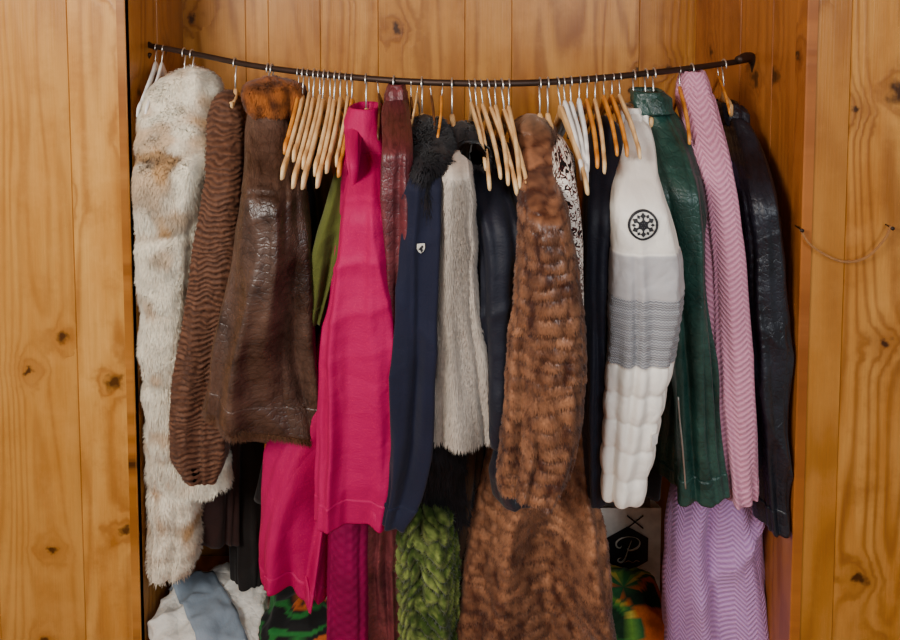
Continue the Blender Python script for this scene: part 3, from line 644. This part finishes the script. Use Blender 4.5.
# ================= BOTTOM PILES
def pile(name,x0,x1,y0,y1,z0,z1,mat,seed,colfn=None,amp=.012,layers=0):
    vs=[];uv=[];fs=[];nu,nv_=120,44
    q1=lambda v,e:math.copysign(abs(v)**e,v)
    for i in range(nv_+1):
        ph=-math.pi/2+math.pi*i/nv_
        for j in range(nu):
            th=2*math.pi*j/nu
            cx=q1(math.cos(ph),.4)*q1(math.cos(th),.45); cy=q1(math.cos(ph),.4)*q1(math.sin(th),.45); cz_=q1(math.sin(ph),.75)
            P=Vector(((x0+x1)/2+cx*(x1-x0)/2,(y0+y1)/2+cy*(y1-y0)/2,(z0+z1)/2+cz_*(z1-z0)/2))
            if cz_>-.8:
                nrm=Vector((cx,cy,cz_)).normalized()
                D_=amp*(N(P.x*9+seed,P.y*9,P.z*16)*1.2+.8*(1-3*abs(N(P.x*13+seed,P.y*13+seed,P.z*20)))+.5*(1-3*abs(N(P.x*26+seed,P.y*22+seed,P.z*30))))
                if layers: D_+=.010*(abs(math.sin((P.z-z0+.02*N(P.x*6+seed,P.y*6,1))/(z1-z0)*math.pi*layers))**.5-.6)*(1-abs(cz_)**3)
                P+=nrm*D_; P.z=max(P.z,z0)
            vs.append(P); uv.append((P.x,P.z+P.y))
    for i in range(nv_):
        for j in range(nu): fs.append((i*nu+j,i*nu+(j+1)%nu,(i+1)*nu+(j+1)%nu,(i+1)*nu+j))
    cols=[colfn(p.x,p.y,p.z,0,0) for p in vs] if colfn else None
    return mkmesh(name,vs,fs,mat,uv,True,cols)
def zb(py,d): return W(450,py,d).z
wc=cloth('white_cotton','#d8d4ca',.9,var=.08,crk=.01,cs=(14,14))
p=empty('folded_garment',(-.62,1.82,BZ),'crumpled white cotton garment with pale denim strap on bench','folded clothes')
o=pile('fabric',-.735,-.465,1.70,1.94,BZ,zb(592,1.84),wc,3,amp=.016); parent(o,p)
dn=cloth('pale_denim','#7c8894',.9,var=.25)
bv=BVHTree.FromPolygons([v.co.copy() for v in o.data.vertices],[tuple(q.vertices) for q in o.data.polygons])
vs=[];fs=[]
A=Vector((-.68,1.88)); B=Vector((-.54,1.70))
for i in range(40):
    f=i/39
    for k in range(13):
        q_=A+(B-A)*f+Vector((.105*(k/12-.5),.03*(k/12-.5))); h=bv.ray_cast(Vector((q_.x,q_.y,1)),Vector((0,0,-1)))
        z=(h[0].z if h[0] else BZ+.08)+.005; vs.append(Vector((q_.x,q_.y,z)))
for i in range(39):
    for k in range(12): a=i*13+k; fs.append((a,a+1,a+14,a+13))
o=mkmesh('denim_strap',vs,fs,dn,[(v.x,v.y) for v in vs]); o.modifiers.new('s','SOLIDIFY').thickness=.004; parent(o,p)
def c_print(seed,pal,sc=14):
    def f(x,y,z,u,v):
        a=N(x*sc+seed,y*sc,z*sc); b=N(x*sc*1.3+seed+9,y*sc,z*sc*1.3+4); i=int((a*1.6+b*1.2+1.3)/2.6*len(pal)); return lin(pal[max(0,min(len(pal)-1,i))])
    return f
pm=furmat('printed_cotton',.8,.1)
o=pile('folded_garment',-.46,-.27,1.70,1.92,BZ,zb(590,1.82),pm,8,c_print(1,['#161616','#1f6a2c','#141414','#b85a20','#181818','#d8d0c0','#161616'],13),.012,3); top(o,'folded printed garment in black, green, orange and white','folded clothes')
o=pile('folded_garment',.345,.53,1.70,1.90,BZ,zb(580,1.82),pm,11,c_print(5,['#16351e','#2c6a30','#6aa03a','#d8c84a','#2a6a3a','#d8702a','#1c3a24'],11),.010,3); top(o,'green, yellow and orange printed cotton garment folded on bench','folded clothes')
o=pile('folded_garment',.0,.33,1.75,2.0,BZ,BZ+.10,dg,21,None,.012); top(o,'dark charcoal folded wool garment on the bench','folded clothes')
o=pile('folded_garment',-.26,-.02,1.75,2.0,BZ,BZ+.10,dg,25,None,.012); top(o,'dark brown folded wool garment on the bench','folded clothes')
coat('scarf',285,'orange and brown patterned scarf hanging behind leather jacket','scarf',[
 ('fabric',dict(rows=[(90,280,286),(120,278,288),(380,266,290),(450,264,292),(530,262,290)],mat=pm,d=rd(285)+.0,t=.02,fold=.008,seed=51,colfn=c_print(3,['#7a2a14','#c8641c','#3a1c10','#d89a50'],40)))])
# paper bag
d=1.96
A=W(600,508,d);B=W(660,580,d)
bag=empty('paper_bag',((A.x+B.x)/2,d,BZ),'white paper bag with black hexagon emblem and script letter','bag')
bm_=plain('white_paper','#e4dfd6',.7)
vs=[];fs=[]
x0,x1,y0,y1,z0,z1=A.x,B.x,d,d+.09,BZ,A.z
prof=[(x0,y0),(x1,y0),(x1,(y0+y1)/2),(x1,y1),(x0,y1),(x0,(y0+y1)/2)]
for s,z in ((0,z0),(.5,(z0+z1)/2),(1,z1)):
    for k,(x,y) in enumerate(prof):
        inn=.02*s if k==2 else (-.02*s if k==5 else 0); vs.append((x-inn,y,z))
for i in range(2):
    for k in range(6): fs.append((i*6+k,i*6+(k+1)%6,(i+1)*6+(k+1)%6,(i+1)*6+k))
fs.append((5,4,3,2,1,0))
o=mkmesh('bag_body',vs,fs,bm_,None,False); parent(o,bag)
C=W(627,549,d); R6=.066; hexp=[(C.x+R6*math.cos(math.radians(30+60*k)),d-.002,C.z+R6*math.sin(math.radians(30+60*k))) for k in range(6)]
o=mkmesh('hexagon_emblem',hexp,[(0,1,2,3,4,5)],ink,None,False); parent(o,bag)
Y=d-.004; PT=lambda l:[(C.x+a*.001,Y,C.z+b*.001) for a,b in l]
o=tube('script_letter',spl(PT([(-16,-22),(-22,-24),(-26,-30),(-18,-35),(-9,-30),(-3,-16),(3,4),(11,27)]),50),[.0008+.0017*math.sin(i/50*3.14)**2 for i in range(51)],badge,6); parent(o,bag)
o=tube('script_letter',spl(PT([(-16,12),(-20,6),(-29,10),(-30,22),(-18,33),(4,38),(25,34),(34,22),(28,8),(13,0),(2,0),(-1,5)]),70),[.0008+.0016*math.sin(i/70*6.28)**2 for i in range(71)],badge,6); parent(o,bag)
o=tube('script_flourish',spl(PT([(-8,-36),(4,-31),(16,-36),(24,-30),(34,-33)]),30),.0009,badge,6); parent(o,bag)
for s in (-1,1):
    o=tube('crossed_line',[(C.x+.02-s*.022,Y,C.z+.062),(C.x+.02+s*.022,Y,C.z+.098)],.0018,ink,6); parent(o,bag)
cm=cloth('tan_cord','#a97440',.8)
cord=empty('cord',W(800,230,1.44),'thin tan cord looped between two nails on wooden wall','cord')
pts=spl([W(800,229,1.445),W(812,246,1.44),(W(840,261,1.44)),W(865,258,1.44),W(884,240,1.44),W(891,226,1.44)],50)
o=tube('cord_loop',pts,.0022,cm,8); parent(o,cord)
for a in ((800,229),(890,227)):
    q_=W(a[0],a[1],1.445); o=tube('nail',[q_+Vector((0,.02,0)),q_+Vector((0,-.008,0)),q_+Vector((0,-.0085,0)),q_+Vector((0,-.010,0))],[.0015,.0015,.004,.004],iron,8); parent(o,cord)
# ================= CAMERA / LIGHT
cam=bpy.data.cameras.new('camera'); cam.lens=30; cam.sensor_width=36; cam.shift_y=-300/900
co=link(bpy.data.objects.new('camera',cam)); co.location=(0,0,EYE); co.rotation_euler=(math.pi/2-TH,0,0); scn.camera=co
def area(loc,rot,size,en,col):
    l=bpy.data.lights.new('area_light','AREA'); l.shape='RECTANGLE'; l.size,l.size_y=size; l.energy=en; l.color=col
    o=link(bpy.data.objects.new('area_light',l)); o.location=loc; o.rotation_euler=rot
def aim(loc,tgt):
    return (Vector(tgt)-Vector(loc)).to_track_quat('-Z','Y').to_euler()
L=(-1.4,-.3,2.4); area(L,aim(L,(-.1,1.8,1.4)),(.9,.8),86,(1,.96,.9))
L=(.9,-.9,2.1); area(L,aim(L,(0,1.7,1.3)),(.9,.9),32,(.86,.93,1.0))
w=bpy.data.worlds.new('world'); scn.world=w; w.use_nodes=True
w.node_tree.nodes['Background'].inputs[0].default_value=(1,.95,.88,1); w.node_tree.nodes['Background'].inputs[1].default_value=.27
